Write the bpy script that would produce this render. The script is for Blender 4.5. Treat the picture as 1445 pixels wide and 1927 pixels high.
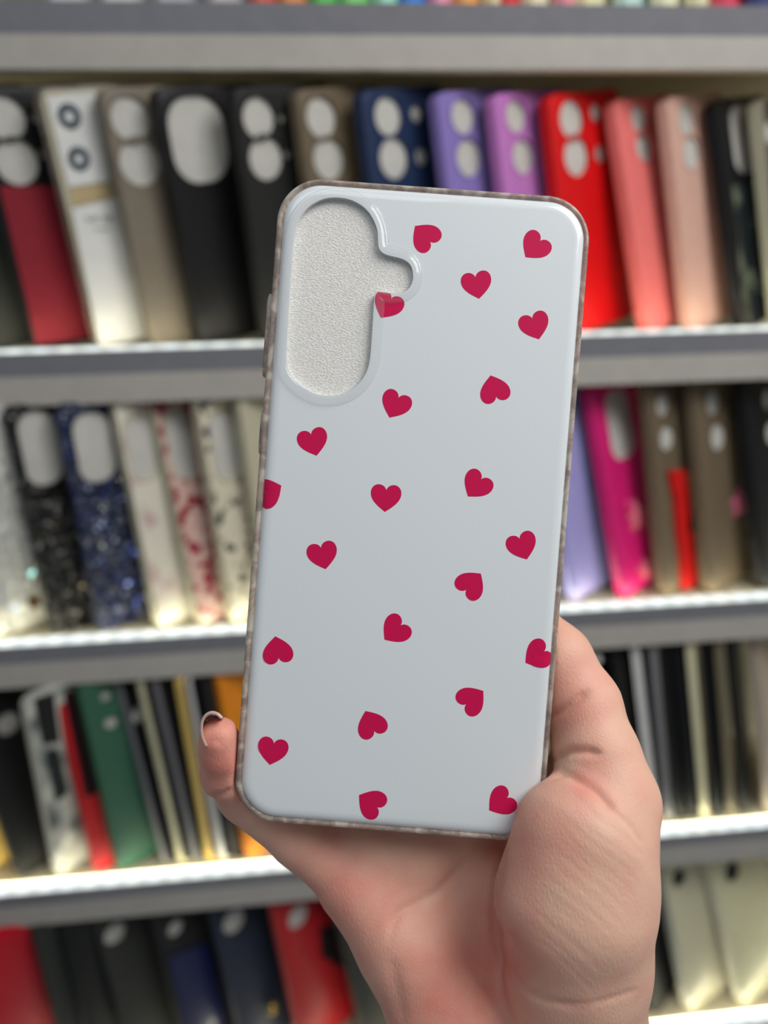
import bpy, bmesh, math, random
import numpy as np
from mathutils import Vector, Matrix
from mathutils.geometry import delaunay_2d_cdt
random.seed(4)
for o in list(bpy.data.objects): bpy.data.objects.remove(o)
SC = bpy.context.scene
COL = SC.collection
# ------------------------------------------------------------------ camera
FPX, CX, CY = 1450.0, 722.5, 963.5
CAM = Vector((0.0, 0.0, 1.42))
yaw, pit, rol = math.radians(5.15), math.radians(13.77), math.radians(-1.66)
FW = Vector((math.sin(yaw)*math.cos(pit), math.cos(yaw)*math.cos(pit), -math.sin(pit)))
_r = Vector((math.cos(yaw), -math.sin(yaw), 0)); _u = _r.cross(FW)
RT = _r*math.cos(rol) + _u*math.sin(rol); UP = -_r*math.sin(rol) + _u*math.cos(rol)
cd = bpy.data.cameras.new('camera'); cam = bpy.data.objects.new('camera', cd); COL.objects.link(cam)
m = Matrix((RT, UP, -FW)).transposed().to_4x4(); m.translation = CAM; cam.matrix_world = m
cd.sensor_fit = 'VERTICAL'; cd.sensor_height = 36.0; cd.lens = FPX/1927*36.0
cd.clip_start = 0.01; cd.clip_end = 50
cd.dof.use_dof = True; cd.dof.focus_distance = 0.1945; cd.dof.aperture_fstop = 6.3
SC.camera = cam
# ------------------------------------------------------------------ light
SC.view_settings.view_transform = 'Standard'; SC.view_settings.look = 'None'
SC.view_settings.exposure = 0.0; SC.view_settings.gamma = 1.0
W = bpy.data.worlds.new('world'); SC.world = W; W.use_nodes = True
W.node_tree.nodes['Background'].inputs[0].default_value = (0.86, 0.93, 1.0, 1)
W.node_tree.nodes['Background'].inputs[1].default_value = 0.19

def C2W(x, y, z):            # camera frame millimetres (right, up, depth) -> world
    return CAM + (RT*x + UP*y + FW*z)*0.001
def area(name, pos, target, size, power, color):
    l = bpy.data.lights.new(name, 'AREA'); l.shape = 'RECTANGLE'; l.size, l.size_y = size; l.energy = power; l.color = color
    o = bpy.data.objects.new(name, l); COL.objects.link(o); o.location = pos
    o.rotation_euler = (Vector(target)-Vector(pos)).to_track_quat('-Z', 'Y').to_euler()
    return o
TGT = C2W(10, -20, 195)
area('ceiling_panel_light', (0.44, -0.10, 1.90), TGT, (0.5, 0.4), 5.5, (1.0, 0.98, 0.95))
area('ceiling_panel_light', (-0.35, -0.75, 2.6), TGT, (0.9, 0.5), 3.0, (0.93, 0.97, 1.0))
# ------------------------------------------------------------------ helpers
def ray(px, py):
    return (RT*((px-CX)/FPX) + UP*((CY-py)/FPX) + FW)
def project(p):
    v = p-CAM; d = v.dot(FW)
    return CX+FPX*v.dot(RT)/d, CY-FPX*v.dot(UP)/d
def nodemat(name):
    mt = bpy.data.materials.new(name); mt.use_nodes = True
    nt = mt.node_tree; b = nt.nodes['Principled BSDF']
    return mt, nt, b
def lin(c):
    return tuple(((x/255/12.92) if x/255 <= .04045 else ((x/255+.055)/1.055)**2.4) for x in c)+(1,)
_mc = {}
def plain(rgb, rough=0.5, coat=0.0, noise=0.06, metal=0.0):
    k = (rgb, rough, coat, metal)
    if k in _mc: return _mc[k]
    mt, nt, b = nodemat('plastic')
    N, L = nt.nodes, nt.links
    tc = N.new('ShaderNodeTexCoord'); nz = N.new('ShaderNodeTexNoise'); nz.inputs['Scale'].default_value = 90
    mx = N.new('ShaderNodeMix'); mx.data_type = 'RGBA'
    c = lin(rgb); mx.inputs[6].default_value = c; mx.inputs[7].default_value = tuple(v*(1-noise*3) for v in c[:3])+(1,)
    L.new(tc.outputs['Object'], nz.inputs['Vector']); L.new(nz.outputs['Fac'], mx.inputs[0]); L.new(mx.outputs[2], b.inputs['Base Color'])
    b.inputs['Roughness'].default_value = rough; b.inputs['Coat Weight'].default_value = coat; b.inputs['Metallic'].default_value = metal
    b.inputs['Coat Roughness'].default_value = 0.08; b.inputs['Specular IOR Level'].default_value = 0.28
    _mc[k] = mt; return mt
def clear(name, tint=(1, 1, 1), glass=0.0, rough=0.03, bump=0.0, bscale=300, body=None, bodyfac=0.0):
    mt = bpy.data.materials.new(name); mt.use_nodes = True; nt = mt.node_tree; nt.nodes.clear(); N, L = nt.nodes, nt.links
    out = N.new('ShaderNodeOutputMaterial'); tr = N.new('ShaderNodeBsdfTransparent'); tr.inputs[0].default_value = (*tint, 1)
    gl = N.new('ShaderNodeBsdfGlossy'); gl.inputs['Roughness'].default_value = rough
    fr = N.new('ShaderNodeLayerWeight'); fr.inputs[0].default_value = .5
    pw = N.new('ShaderNodeMath'); pw.operation = 'POWER'; pw.inputs[1].default_value = 4; L.new(fr.outputs['Facing'], pw.inputs[0])
    ma = N.new('ShaderNodeMath'); ma.operation = 'MULTIPLY_ADD'; ma.inputs[1].default_value = .8; ma.inputs[2].default_value = .045; L.new(pw.outputs[0], ma.inputs[0])
    m1 = N.new('ShaderNodeMixShader'); L.new(ma.outputs[0], m1.inputs[0]); L.new(tr.outputs[0], m1.inputs[1]); L.new(gl.outputs[0], m1.inputs[2])
    last = m1.outputs[0]
    tc = N.new('ShaderNodeTexCoord')
    if bump:
        nz = N.new('ShaderNodeTexNoise'); nz.inputs['Scale'].default_value = bscale; nz.inputs['Detail'].default_value = 3
        mp = N.new('ShaderNodeMapping'); mp.inputs['Scale'].default_value = (1, .45, 1)
        L.new(tc.outputs['Object'], mp.inputs[0]); L.new(mp.outputs[0], nz.inputs['Vector'])
        bp = N.new('ShaderNodeBump'); bp.inputs['Strength'].default_value = bump; bp.inputs['Distance'].default_value = .0008
        L.new(nz.outputs['Fac'], bp.inputs['Height'])
        for n in (gl, fr): L.new(bp.outputs[0], n.inputs['Normal'])
    if glass:
        g = N.new('ShaderNodeBsdfGlass'); g.inputs['IOR'].default_value = 1.45; g.inputs['Roughness'].default_value = rough; g.inputs[0].default_value = (*tint, 1)
        if bump: L.new(bp.outputs[0], g.inputs['Normal'])
        m2 = N.new('ShaderNodeMixShader'); m2.inputs[0].default_value = glass; L.new(last, m2.inputs[1]); L.new(g.outputs[0], m2.inputs[2]); last = m2.outputs[0]
    if body:
        d = N.new('ShaderNodeBsdfDiffuse'); d.inputs[0].default_value = lin(body)
        if name == 'clear_bumper':          # highlights and refraction painted into the body colour as light and dark streaks
            n3 = N.new('ShaderNodeTexNoise'); n3.inputs['Scale'].default_value = 210; n3.inputs['Detail'].default_value = 3; n3.inputs['Distortion'].default_value = .6
            L.new(tc.outputs['Object'], n3.inputs['Vector']); r3 = N.new('ShaderNodeValToRGB'); e3 = r3.color_ramp.elements
            e3[0].position = .38; e3[0].color = lin((168, 158, 150)); e3[1].position = .62; e3[1].color = lin((248, 242, 228)); k3 = e3.new(.5); k3.color = lin((206, 186, 176))
            L.new(n3.outputs['Fac'], r3.inputs[0]); L.new(r3.outputs[0], d.inputs[0])
        m3 = N.new('ShaderNodeMixShader'); m3.inputs[0].default_value = bodyfac; L.new(last, m3.inputs[1]); L.new(d.outputs[0], m3.inputs[2]); last = m3.outputs[0]
    L.new(last, out.inputs[0]); return mt
def make(name, verts, faces, mats, parent=None, mat_idx=None, smooth=True, M=None):
    me = bpy.data.meshes.new(name); me.from_pydata([tuple(v) for v in verts], [], faces); me.update()
    for mm in (mats if isinstance(mats, (list, tuple)) else [mats]): me.materials.append(mm)
    if mat_idx is not None:
        for p, i in zip(me.polygons, mat_idx): p.material_index = i
    if smooth:
        me.polygons.foreach_set('use_smooth', [True]*len(me.polygons))
    o = bpy.data.objects.new(name, me); COL.objects.link(o)
    if parent is not None: o.parent = parent
    if M is not None: o.matrix_world = M
    return o
def sharp(o, ang=35):
    bm = bmesh.new(); bm.from_mesh(o.data)
    for e in bm.edges:
        if len(e.link_faces) == 2 and e.calc_face_angle(0) > math.radians(ang): e.smooth = False
    bm.to_mesh(o.data); bm.free()
def tag(o, label=None, cat=None, group=None, kind=None):
    if label: o['label'] = label
    if cat: o['category'] = cat
    if group: o['group'] = group
    if kind: o['kind'] = kind
def empty(name, M):
    o = bpy.data.objects.new(name, None); o.empty_display_size = .02; COL.objects.link(o); o.matrix_world = M; return o
def rrect(x0, y0, x1, y1, r, n=8, wavy=0):
    pts = []
    for cx, cy, a0 in ((x1-r, y1-r, 0), (x0+r, y1-r, 90), (x0+r, y0+r, 180), (x1-r, y0+r, 270)):
        for i in range(n+1):
            a = math.radians(a0+90*i/n); pts.append((cx+r*math.cos(a), cy+r*math.sin(a)))
    if wavy:      # insert points on long sides and wave them
        q = []
        for i, p in enumerate(pts):
            b = pts[(i+1) % len(pts)]; q.append(p)
            if abs(b[1]-p[1]) > 20:
                k = 40
                for j in range(1, k): q.append((p[0]+(b[0]-p[0])*j/k, p[1]+(b[1]-p[1])*j/k))
        pts = [(x+wavy*math.sin(y/.0052), y) for x, y in q]
    return pts
def inside(p, poly):
    x, y = p; c = False; n = len(poly)
    for i in range(n):
        x1, y1 = poly[i]; x2, y2 = poly[(i+1) % n]
        if (y1 > y) != (y2 > y) and x < (x2-x1)*(y-y1)/(y2-y1)+x1: c = not c
    return c
class MB:
    def __init__(s): s.v = []; s.f = []; s.m = []
    def add(s, pts): i = len(s.v); s.v += [tuple(p) for p in pts]; return list(range(i, i+len(pts)))
    def face(s, f, m=0): s.f.append(tuple(f)); s.m.append(m)
    def bridge(s, a, b, m=0):
        n = len(a)
        for i in range(n): j = (i+1) % n; s.face((a[i], a[j], b[j], b[i]), m)
    def rings(s, loops, m=0, closed=False):
        ids = [s.add(l) for l in loops]
        for i in range(len(ids)-1): s.bridge(ids[i], ids[i+1], m)
        if closed: s.bridge(ids[-1], ids[0], m)
        return ids
    def sheet(s, outer, holes, z, m=0):           # flat sheet with holes, outer/holes are 2d loops
        vs = [Vector(p) for p in outer]; ed = [(i, (i+1) % len(outer)) for i in range(len(outer))]
        for h in holes:
            b = len(vs); vs += [Vector(p) for p in h]; ed += [(b+i, b+(i+1) % len(h)) for i in range(len(h))]
        # scale to avoid the delaunay epsilon
        r = delaunay_2d_cdt([v*1000 for v in vs], ed, [], 0, 1e-5)
        ids = s.add([(v.x/1000, v.y/1000, z) for v in r[0]])
        for f in r[2]:
            c = (sum(r[0][i].x for i in f)/len(f)/1000, sum(r[0][i].y for i in f)/len(f)/1000)
            if inside(c, outer) and not any(inside(c, h) for h in holes): s.face([ids[i] for i in f], m)
    def box(s, x0, y0, z0, x1, y1, z1, m=0):
        i = s.add([(x0,y0,z0),(x1,y0,z0),(x1,y1,z0),(x0,y1,z0),(x0,y0,z1),(x1,y0,z1),(x1,y1,z1),(x0,y1,z1)])
        for f in ((3,2,1,0),(4,5,6,7),(0,1,5,4),(1,2,6,5),(2,3,7,6),(3,0,4,7)): s.face([i[k] for k in f], m)
    def build(s, name, mats, parent=None, smooth=True, ang=35):
        o = make(name, s.v, s.f, mats, parent, s.m, smooth)
        bm = bmesh.new(); bm.from_mesh(o.data); bmesh.ops.remove_doubles(bm, verts=bm.verts, dist=2e-6)
        bmesh.ops.recalc_face_normals(bm, faces=bm.faces); bm.to_mesh(o.data); bm.free()
        if smooth: sharp(o, ang)
        return o
# ------------------------------------------------------------------ shelves
D = 0.530; Z0 = 0.3594*D+CAM.z; PT = 0.3828*D
def zrow(k): return Z0-k*PT
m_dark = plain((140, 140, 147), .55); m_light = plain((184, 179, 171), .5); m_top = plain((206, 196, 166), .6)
m_wall = plain((206, 200, 180), .7)
led, nt, b = nodemat('led_diffuser')
N, L = nt.nodes, nt.links
tc = N.new('ShaderNodeTexCoord'); wv = N.new('ShaderNodeTexWave'); wv.inputs['Scale'].default_value = 19; wv.inputs['Distortion'].default_value = .4
nz = N.new('ShaderNodeTexNoise'); nz.inputs['Scale'].default_value = 60
cr = N.new('ShaderNodeMapRange'); cr.inputs[3].default_value = .95; cr.inputs[4].default_value = 1.35
mxc = N.new('ShaderNodeMix'); mxc.data_type = 'RGBA'; mxc.inputs[6].default_value = (.74, .90, 1, 1); mxc.inputs[7].default_value = (1, 1, .84, 1)
L.new(tc.outputs['Object'], wv.inputs[0]); L.new(tc.outputs['Object'], nz.inputs[0])
L.new(wv.outputs['Fac'], cr.inputs[0]); L.new(cr.outputs[0], b.inputs['Emission Strength'])
L.new(nz.outputs['Fac'], mxc.inputs[0]); L.new(mxc.outputs[2], b.inputs['Emission Color'])
b.inputs['Base Color'].default_value = (.3, .3, .3, 1)
led_in, nt, b = nodemat('led_lamp'); b.inputs['Emission Color'].default_value = (1, .95, .70, 1); b.inputs['Emission Strength'].default_value = 19.0
SHL = ['topmost grey shelf board with a bright edge along the top of the picture',
       'grey shelf board carrying the black, purple and red cases behind the heart case',
       'grey lit shelf board carrying the glitter and magenta cases',
       'grey lit shelf board carrying the green, red and orange wallet cases beside the hand',
       'lowest grey lit shelf board carrying the cream and bright red cases']
XL, XR = -0.62, 0.72
for k in range(5):
    z = zrow(k)
    sh = empty('shelf', Matrix.Translation((0, D, z))); tag(sh, SHL[k], 'shelf', 'display shelves on the wall')
    def P(mb, pts, m=0):
        a = mb.add([(XL, y, zz) for y, zz in pts]); c = mb.add([(XR, y, zz) for y, zz in pts])
        n = len(pts)
        for i in range(n): j = (i+1) % n; mb.face((a[i], a[j], c[j], c[i]), m)
        mb.face(a[::-1], m); mb.face(c, m)
    mb = MB(); P(mb, [(.0045, 0), (.140, 0), (.140, -.016), (.016, -.016), (.016, -.0345), (.0105, -.0345), (.0105, -.0165)])
    mb.build('board', m_top, sh, False)
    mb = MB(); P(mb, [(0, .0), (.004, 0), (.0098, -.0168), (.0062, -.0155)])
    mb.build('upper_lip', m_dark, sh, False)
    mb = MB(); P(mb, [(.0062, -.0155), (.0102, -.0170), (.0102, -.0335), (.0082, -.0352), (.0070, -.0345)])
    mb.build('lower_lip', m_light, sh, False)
    if k:
        mb = MB(); P(mb, [(.0008, .0002), (.0008, .0020), (.0014, .0026), (.0102, .0026), (.0112, .0002)])
        st = mb.build('led_strip', led, sh, False)
        mb = MB(); P(mb, [(.0104, .0022), (.0113, .0003), (.0120, .0003), (.0112, .0022)])
        mb.build('led_lamp', led_in, st, False)
mb = MB(); mb.box(XL, D+.1405, 0.3, XR, D+.152, 2.3); tag(mb.build('wall_back', m_wall, None, False), kind='structure')
for nm, xa in (('trim_1', XL-.02), ('trim_2', XR)):
    mb = MB(); mb.box(xa, D, 0.3, xa+.02, D+.152, 2.3); tag(mb.build(nm, m_light, None, False), 'grey upright side board of the shelf unit', kind='structure')
# ------------------------------------------------------------------ case materials
foamM, nt, b = nodemat('packing_foam')
N, L = nt.nodes, nt.links
tc = N.new('ShaderNodeTexCoord'); n1 = N.new('ShaderNodeTexNoise'); n1.inputs['Scale'].default_value = 2300; n1.inputs['Detail'].default_value = 3
mp = N.new('ShaderNodeMapping'); mp.inputs['Rotation'].default_value = (0, 0, .6); mp.inputs['Scale'].default_value = (.75, 1.25, 1)
L.new(tc.outputs['Object'], mp.inputs[0]); L.new(mp.outputs[0], n1.inputs['Vector'])
mx = N.new('ShaderNodeMapRange'); mx.inputs[1].default_value = .3; mx.inputs[2].default_value = .7
L.new(n1.outputs['Fac'], mx.inputs[0])
mc = N.new('ShaderNodeMix'); mc.data_type = 'RGBA'; mc.inputs[6].default_value = lin((212, 209, 203)); mc.inputs[7].default_value = lin((244, 242, 238))
L.new(mx.outputs[0], mc.inputs[0]); L.new(mc.outputs[2], b.inputs['Base Color'])
bp = N.new('ShaderNodeBump'); bp.inputs['Strength'].default_value = .45; bp.inputs['Distance'].default_value = .0005
L.new(n1.outputs['Fac'], bp.inputs['Height']); L.new(bp.outputs[0], b.inputs['Normal']); b.inputs['Roughness'].default_value = .35
bgfoam = plain((205, 203, 196), .8)
def glitter(base, c1, c2, dens=.12, scale=420):
    mt, nt, b = nodemat('glitter'); N, L = nt.nodes, nt.links
    tc = N.new('ShaderNodeTexCoord'); vo = N.new('ShaderNodeTexVoronoi'); vo.inputs['Scale'].default_value = scale
    L.new(tc.outputs['Object'], vo.inputs['Vector'])
    sx = N.new('ShaderNodeSeparateColor'); L.new(vo.outputs['Color'], sx.inputs[0])
    gt = N.new('ShaderNodeMath'); gt.operation = 'LESS_THAN'; gt.inputs[1].default_value = dens; L.new(sx.outputs[0], gt.inputs[0])
    cc = N.new('ShaderNodeMix'); cc.data_type = 'RGBA'; cc.inputs[6].default_value = lin(c1); cc.inputs[7].default_value = lin(c2); L.new(sx.outputs[1], cc.inputs[0])
    mx = N.new('ShaderNodeMix'); mx.data_type = 'RGBA'; mx.inputs[6].default_value = lin(base); L.new(gt.outputs[0], mx.inputs[0]); L.new(cc.outputs[2], mx.inputs[7])
    L.new(mx.outputs[2], b.inputs['Base Color']); L.new(gt.outputs[0], b.inputs['Metallic']); b.inputs['Roughness'].default_value = .3
    bp = N.new('ShaderNodeVectorMath'); bp.operation = 'MULTIPLY_ADD'
    L.new(vo.outputs['Color'], bp.inputs[0]); bp.inputs[1].default_value = (1.1, 1.1, 1.1)
    ge = N.new('ShaderNodeNewGeometry'); sub = N.new('ShaderNodeVectorMath'); sub.operation = 'SUBTRACT'; sub.inputs[1].default_value = (.55, .55, .55)
    L.new(ge.outputs['Normal'], sub.inputs[0]); L.new(sub.outputs[0], bp.inputs[2])
    nn = N.new('ShaderNodeVectorMath'); nn.operation = 'NORMALIZE'; L.new(bp.outputs[0], nn.inputs[0]); L.new(nn.outputs[0], b.inputs['Normal'])
    return mt
def blotch(base, spots, scale, lo=.5, hi=.6, rough=.3):
    mt, nt, b = nodemat('print'); N, L = nt.nodes, nt.links
    tc = N.new('ShaderNodeTexCoord'); nz = N.new('ShaderNodeTexNoise'); nz.inputs['Scale'].default_value = scale; nz.inputs['Detail'].default_value = 1.5
    L.new(tc.outputs['Object'], nz.inputs['Vector'])
    r = N.new('ShaderNodeMapRange'); r.inputs[1].default_value = lo; r.inputs[2].default_value = hi; L.new(nz.outputs['Fac'], r.inputs[0])
    mx = N.new('ShaderNodeMix'); mx.data_type = 'RGBA'; mx.inputs[6].default_value = lin(base); mx.inputs[7].default_value = lin(spots)
    L.new(r.outputs[0], mx.inputs[0]); L.new(mx.outputs[2], b.inputs['Base Color']); b.inputs['Roughness'].default_value = rough
    b.inputs['Coat Weight'].default_value = .4
    return mt
# ------------------------------------------------------------------ shelf cases
OFF = .017
OFFS = {0: .017, 1: .030, 2: .0165, 3: .0165, 4: .0165}
class Frame: pass
def solve(row, bx, tx, ty, alpha, rho, w, h, th, r):
    OFF = OFFS[row]; z = zrow(row); lo, hi = -1.2, 1.2
    for _ in range(50):
        mid = (lo+hi)/2
        if project(Vector((mid-math.sin(math.radians(alpha))*th*.8, D+OFF+math.cos(math.radians(alpha))*th*.8, z)))[0] < bx: lo = mid
        else: hi = mid
    A = Vector((lo, D+OFF, z)); a, rr = math.radians(alpha), math.radians(rho)
    wv = Vector((math.cos(a), math.sin(a), 0)); n = Vector((math.sin(a), -math.cos(a), 0)); best = None
    for i in range(0, 71):
        t = math.radians(-10+i*.5)
        up = Vector((0, 0, 1))*math.cos(t)-n*math.sin(t)
        U = up*math.cos(rr)-wv*math.sin(rr); Wd = wv*math.cos(rr)+up*math.sin(rr); A2 = A-Wd.cross(U)*th*.8
        s0, s1 = 0, .30
        for _ in range(24):
            s = (s0+s1)/2
            if project(A2+U*s)[1] > ty: s0 = s
            else: s1 = s
        e = abs(project(A2+U*s)[0]-tx)
        if best is None or e < best[0]: best = (e, i, U, Wd)
    e, i, U, Wd = best; print('SOLVE', row, bx, 'tau', -10+i*.5, 'err', round(e, 1)); Nn = Wd.cross(U)
    M = Matrix((Wd, U, Nn)).transposed().to_4x4(); M.translation = A
    mz = min((M @ Vector((p[0], p[1], q))).z for p in rrect(0, 0, w, h, r) for q in (0, -th))
    A = A+Vector((0, 0, z-mz+.0001)); M.translation = A
    return M
def loc(M, px, py, zl=0.0):
    Mi = M.inverted(); o = Mi @ CAM; d = Mi.to_3x3() @ ray(px, py)
    t = (zl-o.z)/d.z; p = o+d*t; return p.x, p.y, t
ROWG = ['phone cases above the topmost board', 'phone cases on the upper shelf', 'phone cases on the middle shelf', 'phone cases on the lower shelf', 'phone cases on the bottom shelf']
COUNT = 0
def pc(row, bx, tx, ty, label, mat, alpha=36, rho=12, w=.076, h=.160, th=.009, r=.008, holes=(), rim=None, panels=(), insert=True, insmat=None, wavy=0, lens=(), extras=(), handle=None):
    """one case: shell (plate with real openings and side walls), edge frame, foam insert and its applied panels"""
    if row in (2, 3, 4):
        h = .170 if h == .160 else h; rho = 5 if rho == 12 else rho
    elif rho == 12: rho = 11
    M = solve(row, bx, tx, ty, alpha, rho, w, h, th, r)
    root = empty('phone_case', M); tag(root, label, 'phone case', ROWG[row])
    hl = []
    for hh in holes:
        if hh[0] == 'c':
            x, y, t = loc(M, hh[1], hh[2]); rad = hh[3]*t/FPX
            x = min(max(x, rad+.003), w-rad-.0025); y = min(y, h-rad-.0045)
            hl.append([(x+rad*math.cos(a*math.pi/14), y+rad*math.sin(a*math.pi/14)) for a in range(28)])
        else:
            ps = [loc(M, *q)[:2] for q in hh[1:5]]; x0 = (ps[0][0]+ps[3][0])/2; x1 = (ps[1][0]+ps[2][0])/2; y1 = (ps[0][1]+ps[1][1])/2; y0 = (ps[2][1]+ps[3][1])/2
            x0 = max(x0, .004); x1 = min(max(x1, x0+.02), w-.006); y1 = min(y1, h-.005)
            hl.append(rrect(x0, y0, x1, y1, min(hh[5], (x1-x0)/2.2, (y1-y0)/2.2), 7))
    hl = [q for q in hl if all(.0015 < x < w-.0015 and .0015 < y < h-.0015 for x, y in q)]
    def lp(ins, z): return [(x, y, z) for x, y in rrect(ins, ins, w-ins, h-ins, max(r-ins, .002), 7, wavy)]
    mb = MB()
    inner = [(x, y) for x, y, z in lp(.0014, 0)]
    mb.sheet(inner, hl, 0)
    for q in hl: mb.rings([[(x, y, 0) for x, y in q], [(x, y, -.0014) for x, y in q]])
    mb.sheet([(x, y) for x, y, z in lp(.0016, 0)], hl, -.0014)
    if rim is None:
        mb.rings([lp(.0014, 0), lp(.0005, -.0004), lp(0, -.0014), lp(0, -th), lp(.0016, -th), lp(.0016, -.0014)])
    mb.build('shell', mat, root)
    if rim is not None:
        mb = MB(); mb.rings([lp(.0014, .0), lp(.0012, .0006), lp(.0004, .0004), lp(0, -.0012), lp(0, -th), lp(.0016, -th), lp(.0016, -.0014)])
        mb.build('edge_frame', rim, root)
    if hl and max(max(p[0] for p in q)-min(p[0] for p in q) for q in hl) > .006:
        mb = MB()
        for q in hl:
            cx = sum(p[0] for p in q)/len(q); cy = sum(p[1] for p in q)/len(q)
            def sc(f, z): return [(cx+(x-cx)*f, cy+(y-cy)*f, z) for x, y in q]
            if max(p[0] for p in q) < w-.004: mb.rings([sc(1, 0), sc(1.01, .0008), sc(1.07, .0008), sc(1.10, 0)])
        if mb.v: mb.build('camera_rim', rim or mat, root)
    if insert:
        mb = MB(); a = [(x, y, -.0020) for x, y in rrect(.0025, .0025, w-.0025, h-.0025, .006, 4)]
        i0, i1 = mb.rings([a, [(x, y, -th+.0008) for x, y, z in a]]); mb.face(i0); mb.face(i1[::-1])
        mb.build('foam_insert', insmat or bgfoam, root)
    for nm, pts, pm, t0 in panels:
        ps = [loc(M, *q)[:2] for q in pts]
        ps = [(min(max(x, .001), w-.001), min(max(y, .001), h-.001)) for x, y in ps]
        mb = MB(); i = mb.rings([[(x, y, .0001) for x, y in ps], [(x, y, t0) for x, y in ps]]); mb.face(i[1]); mb.face(i[0][::-1])
        mb.build(nm, pm, root, False)
    for (px, py, rp, rin, lm) in lens:
        x, y, t = loc(M, px, py); ra, rb = rp*t/FPX, rin*t/FPX
        mb = MB(); c = lambda rad, z: [(x+rad*math.cos(a*math.pi/12), y+rad*math.sin(a*math.pi/12), z) for a in range(24)]
        mb.rings([c(ra, .0002), c(ra, .0016), c(rb, .0016), c(rb, .0006)]); i = mb.add(c(rb, .0006)); mb.face(i)
        mb.build('lens_ring', lm, root)
    for ex in extras: ex(root, M, w, h)
    return root
BLK = plain((22, 22, 24), .45); BLK2 = plain((34, 34, 34), .6); OLV = plain((52, 54, 50), .6)
TAUPE = plain((128, 118, 104), .5); TAUPE2 = plain((112, 98, 78), .5); MAR = plain((135, 26, 42), .6)
WHT = plain((226, 226, 224), .3); CRM = plain((222, 216, 180), .4); CLR = clear('clear_tpu', (.93, .92, .86), 0, .1, body=(225, 220, 196), bodyfac=.45)
NAVY = plain((30, 48, 84), .5); LIL = plain((138, 120, 190), .55); PNK = plain((196, 122, 196), .55); RED = plain((222, 8, 14), .5)
COR = plain((240, 122, 118), .5); NUD = plain((216, 172, 156), .5); GRN = plain((58, 104, 82), .5); MAG = plain((222, 30, 118), .35, .3)
LAV = plain((168, 164, 222), .3, .3); ORG = plain((232, 140, 30), .5); YEL = plain((236, 200, 110), .5); LENS = plain((78, 88, 96), .25, .5); GRY = plain((128, 126, 130), .4)
TXT = plain((120, 120, 120), .5); TAN = plain((190, 170, 130), .5); DBL = plain((26, 32, 74), .3, .4)
def c(x, y, r): return ('c', x, y, r)
# ---- upper shelf
G = [(0, 345), (165, 345), (240, 640), (65, 648)]
pc(1, -38, -140, 300, 'dark olive case at the left picture edge, its side beside the black and maroon case', OLV)
pc(1, 63, -40, 170, 'black case with two round openings above a maroon lower panel, at far left', BLK, holes=[c(10, 222, 38), c(32, 305, 40), c(66, 222, 9), c(76, 290, 9)], panels=[('leather_panel', [(-2, 350), (140, 350), (235, 648), (64, 648)], MAR, .0016)])
def text_bars(root, M, w, h):
    mb = MB()
    for (x0, x1, y) in ((160, 216, 411), (162, 214, 417), (178, 216, 433)):
        a = loc(M, x0, y)[:2]; b2 = loc(M, x1, y)[:2]
        n = 9
        for i in range(n):
            if random.random() < .15: continue
            p = a[0]+(b2[0]-a[0])*i/n; q = a[0]+(b2[0]-a[0])*(i+.72)/n; yy = a[1]+(b2[1]-a[1])*i/n
            if q < w-.002: mb.box(p, yy, .0009, q, yy+.0013, .0012)
    mb.build('small_print', TXT, root, False)
pc(1, 178, 72, 185, 'clear case with white card inside, two dark lens rings and small grey print', CLR, rim=clear('clear_edge', (.85, .8, .74), 0, .1, body=(150, 140, 130), bodyfac=.45),
   panels=[('camera_card', [(86, 182), (176, 172), (206, 340), (128, 352)], WHT, .0010), ('tan_label', [(130, 354), (205, 345), (214, 372), (137, 386)], TAN, .0005), ('white_card', [(134, 392), (222, 372), (300, 645), (186, 648)], WHT, .0009)],
   lens=[(129, 219, 22, 9, LENS), (147, 299, 21, 8, LENS)], extras=[text_bars])
pc(1, 282, 180, 185, 'matt taupe case with two round openings beside the white card case', TAUPE, holes=[c(245, 222, 39), c(262, 306, 41)])
pc(1, 370, 284, 190, 'matt black case with one large rounded camera opening', BLK, holes=[('r', (306, 176), (416, 172), (438, 340), (334, 347), .017)])
pc(1, 492, 428, 190, 'matt black case with two round openings left of the heart case top', BLK2, holes=[c(487, 222, 36), c(501, 298, 38), c(530, 222, 8), c(540, 290, 8)])
pc(1, 610, 545, 190, 'grey taupe see-through case with two round openings, left of the navy case', TAUPE2, holes=[c(604, 216, 36), c(619, 300, 37)])
pc(1, 722, 665, 185, 'navy blue case with two large and two small openings', NAVY, holes=[c(730, 216, 34), c(741, 298, 36), c(783, 214, 15), c(792, 294, 16)], alpha=35)
pc(1, 864, 807, 185, 'lilac silicone case between the navy and the orchid pink cases', LIL, holes=[c(871, 218, 31), c(882, 297, 33)], alpha=33)
pc(1, 966, 912, 185, 'orchid pink silicone case between the lilac and the bright red cases', PNK, holes=[c(970, 216, 29), c(984, 295, 31)], alpha=33)
pc(1, 1063, 1014, 185, 'bright red case with two large and two small round openings', RED, holes=[c(1074, 214, 34), c(1084, 294, 35), c(1120, 212, 16), c(1129, 289, 16)], alpha=31)
pc(1, 1204, 1136, 180, 'coral pink case right of the bright red case', COR, holes=[c(1200, 209, 27), c(1212, 276, 28)], alpha=32)
pc(1, 1284, 1236, 180, 'pale nude case with two round openings, right of the coral case', NUD, holes=[c(1290, 209, 30), c(1301, 288, 31)], alpha=32)
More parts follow.
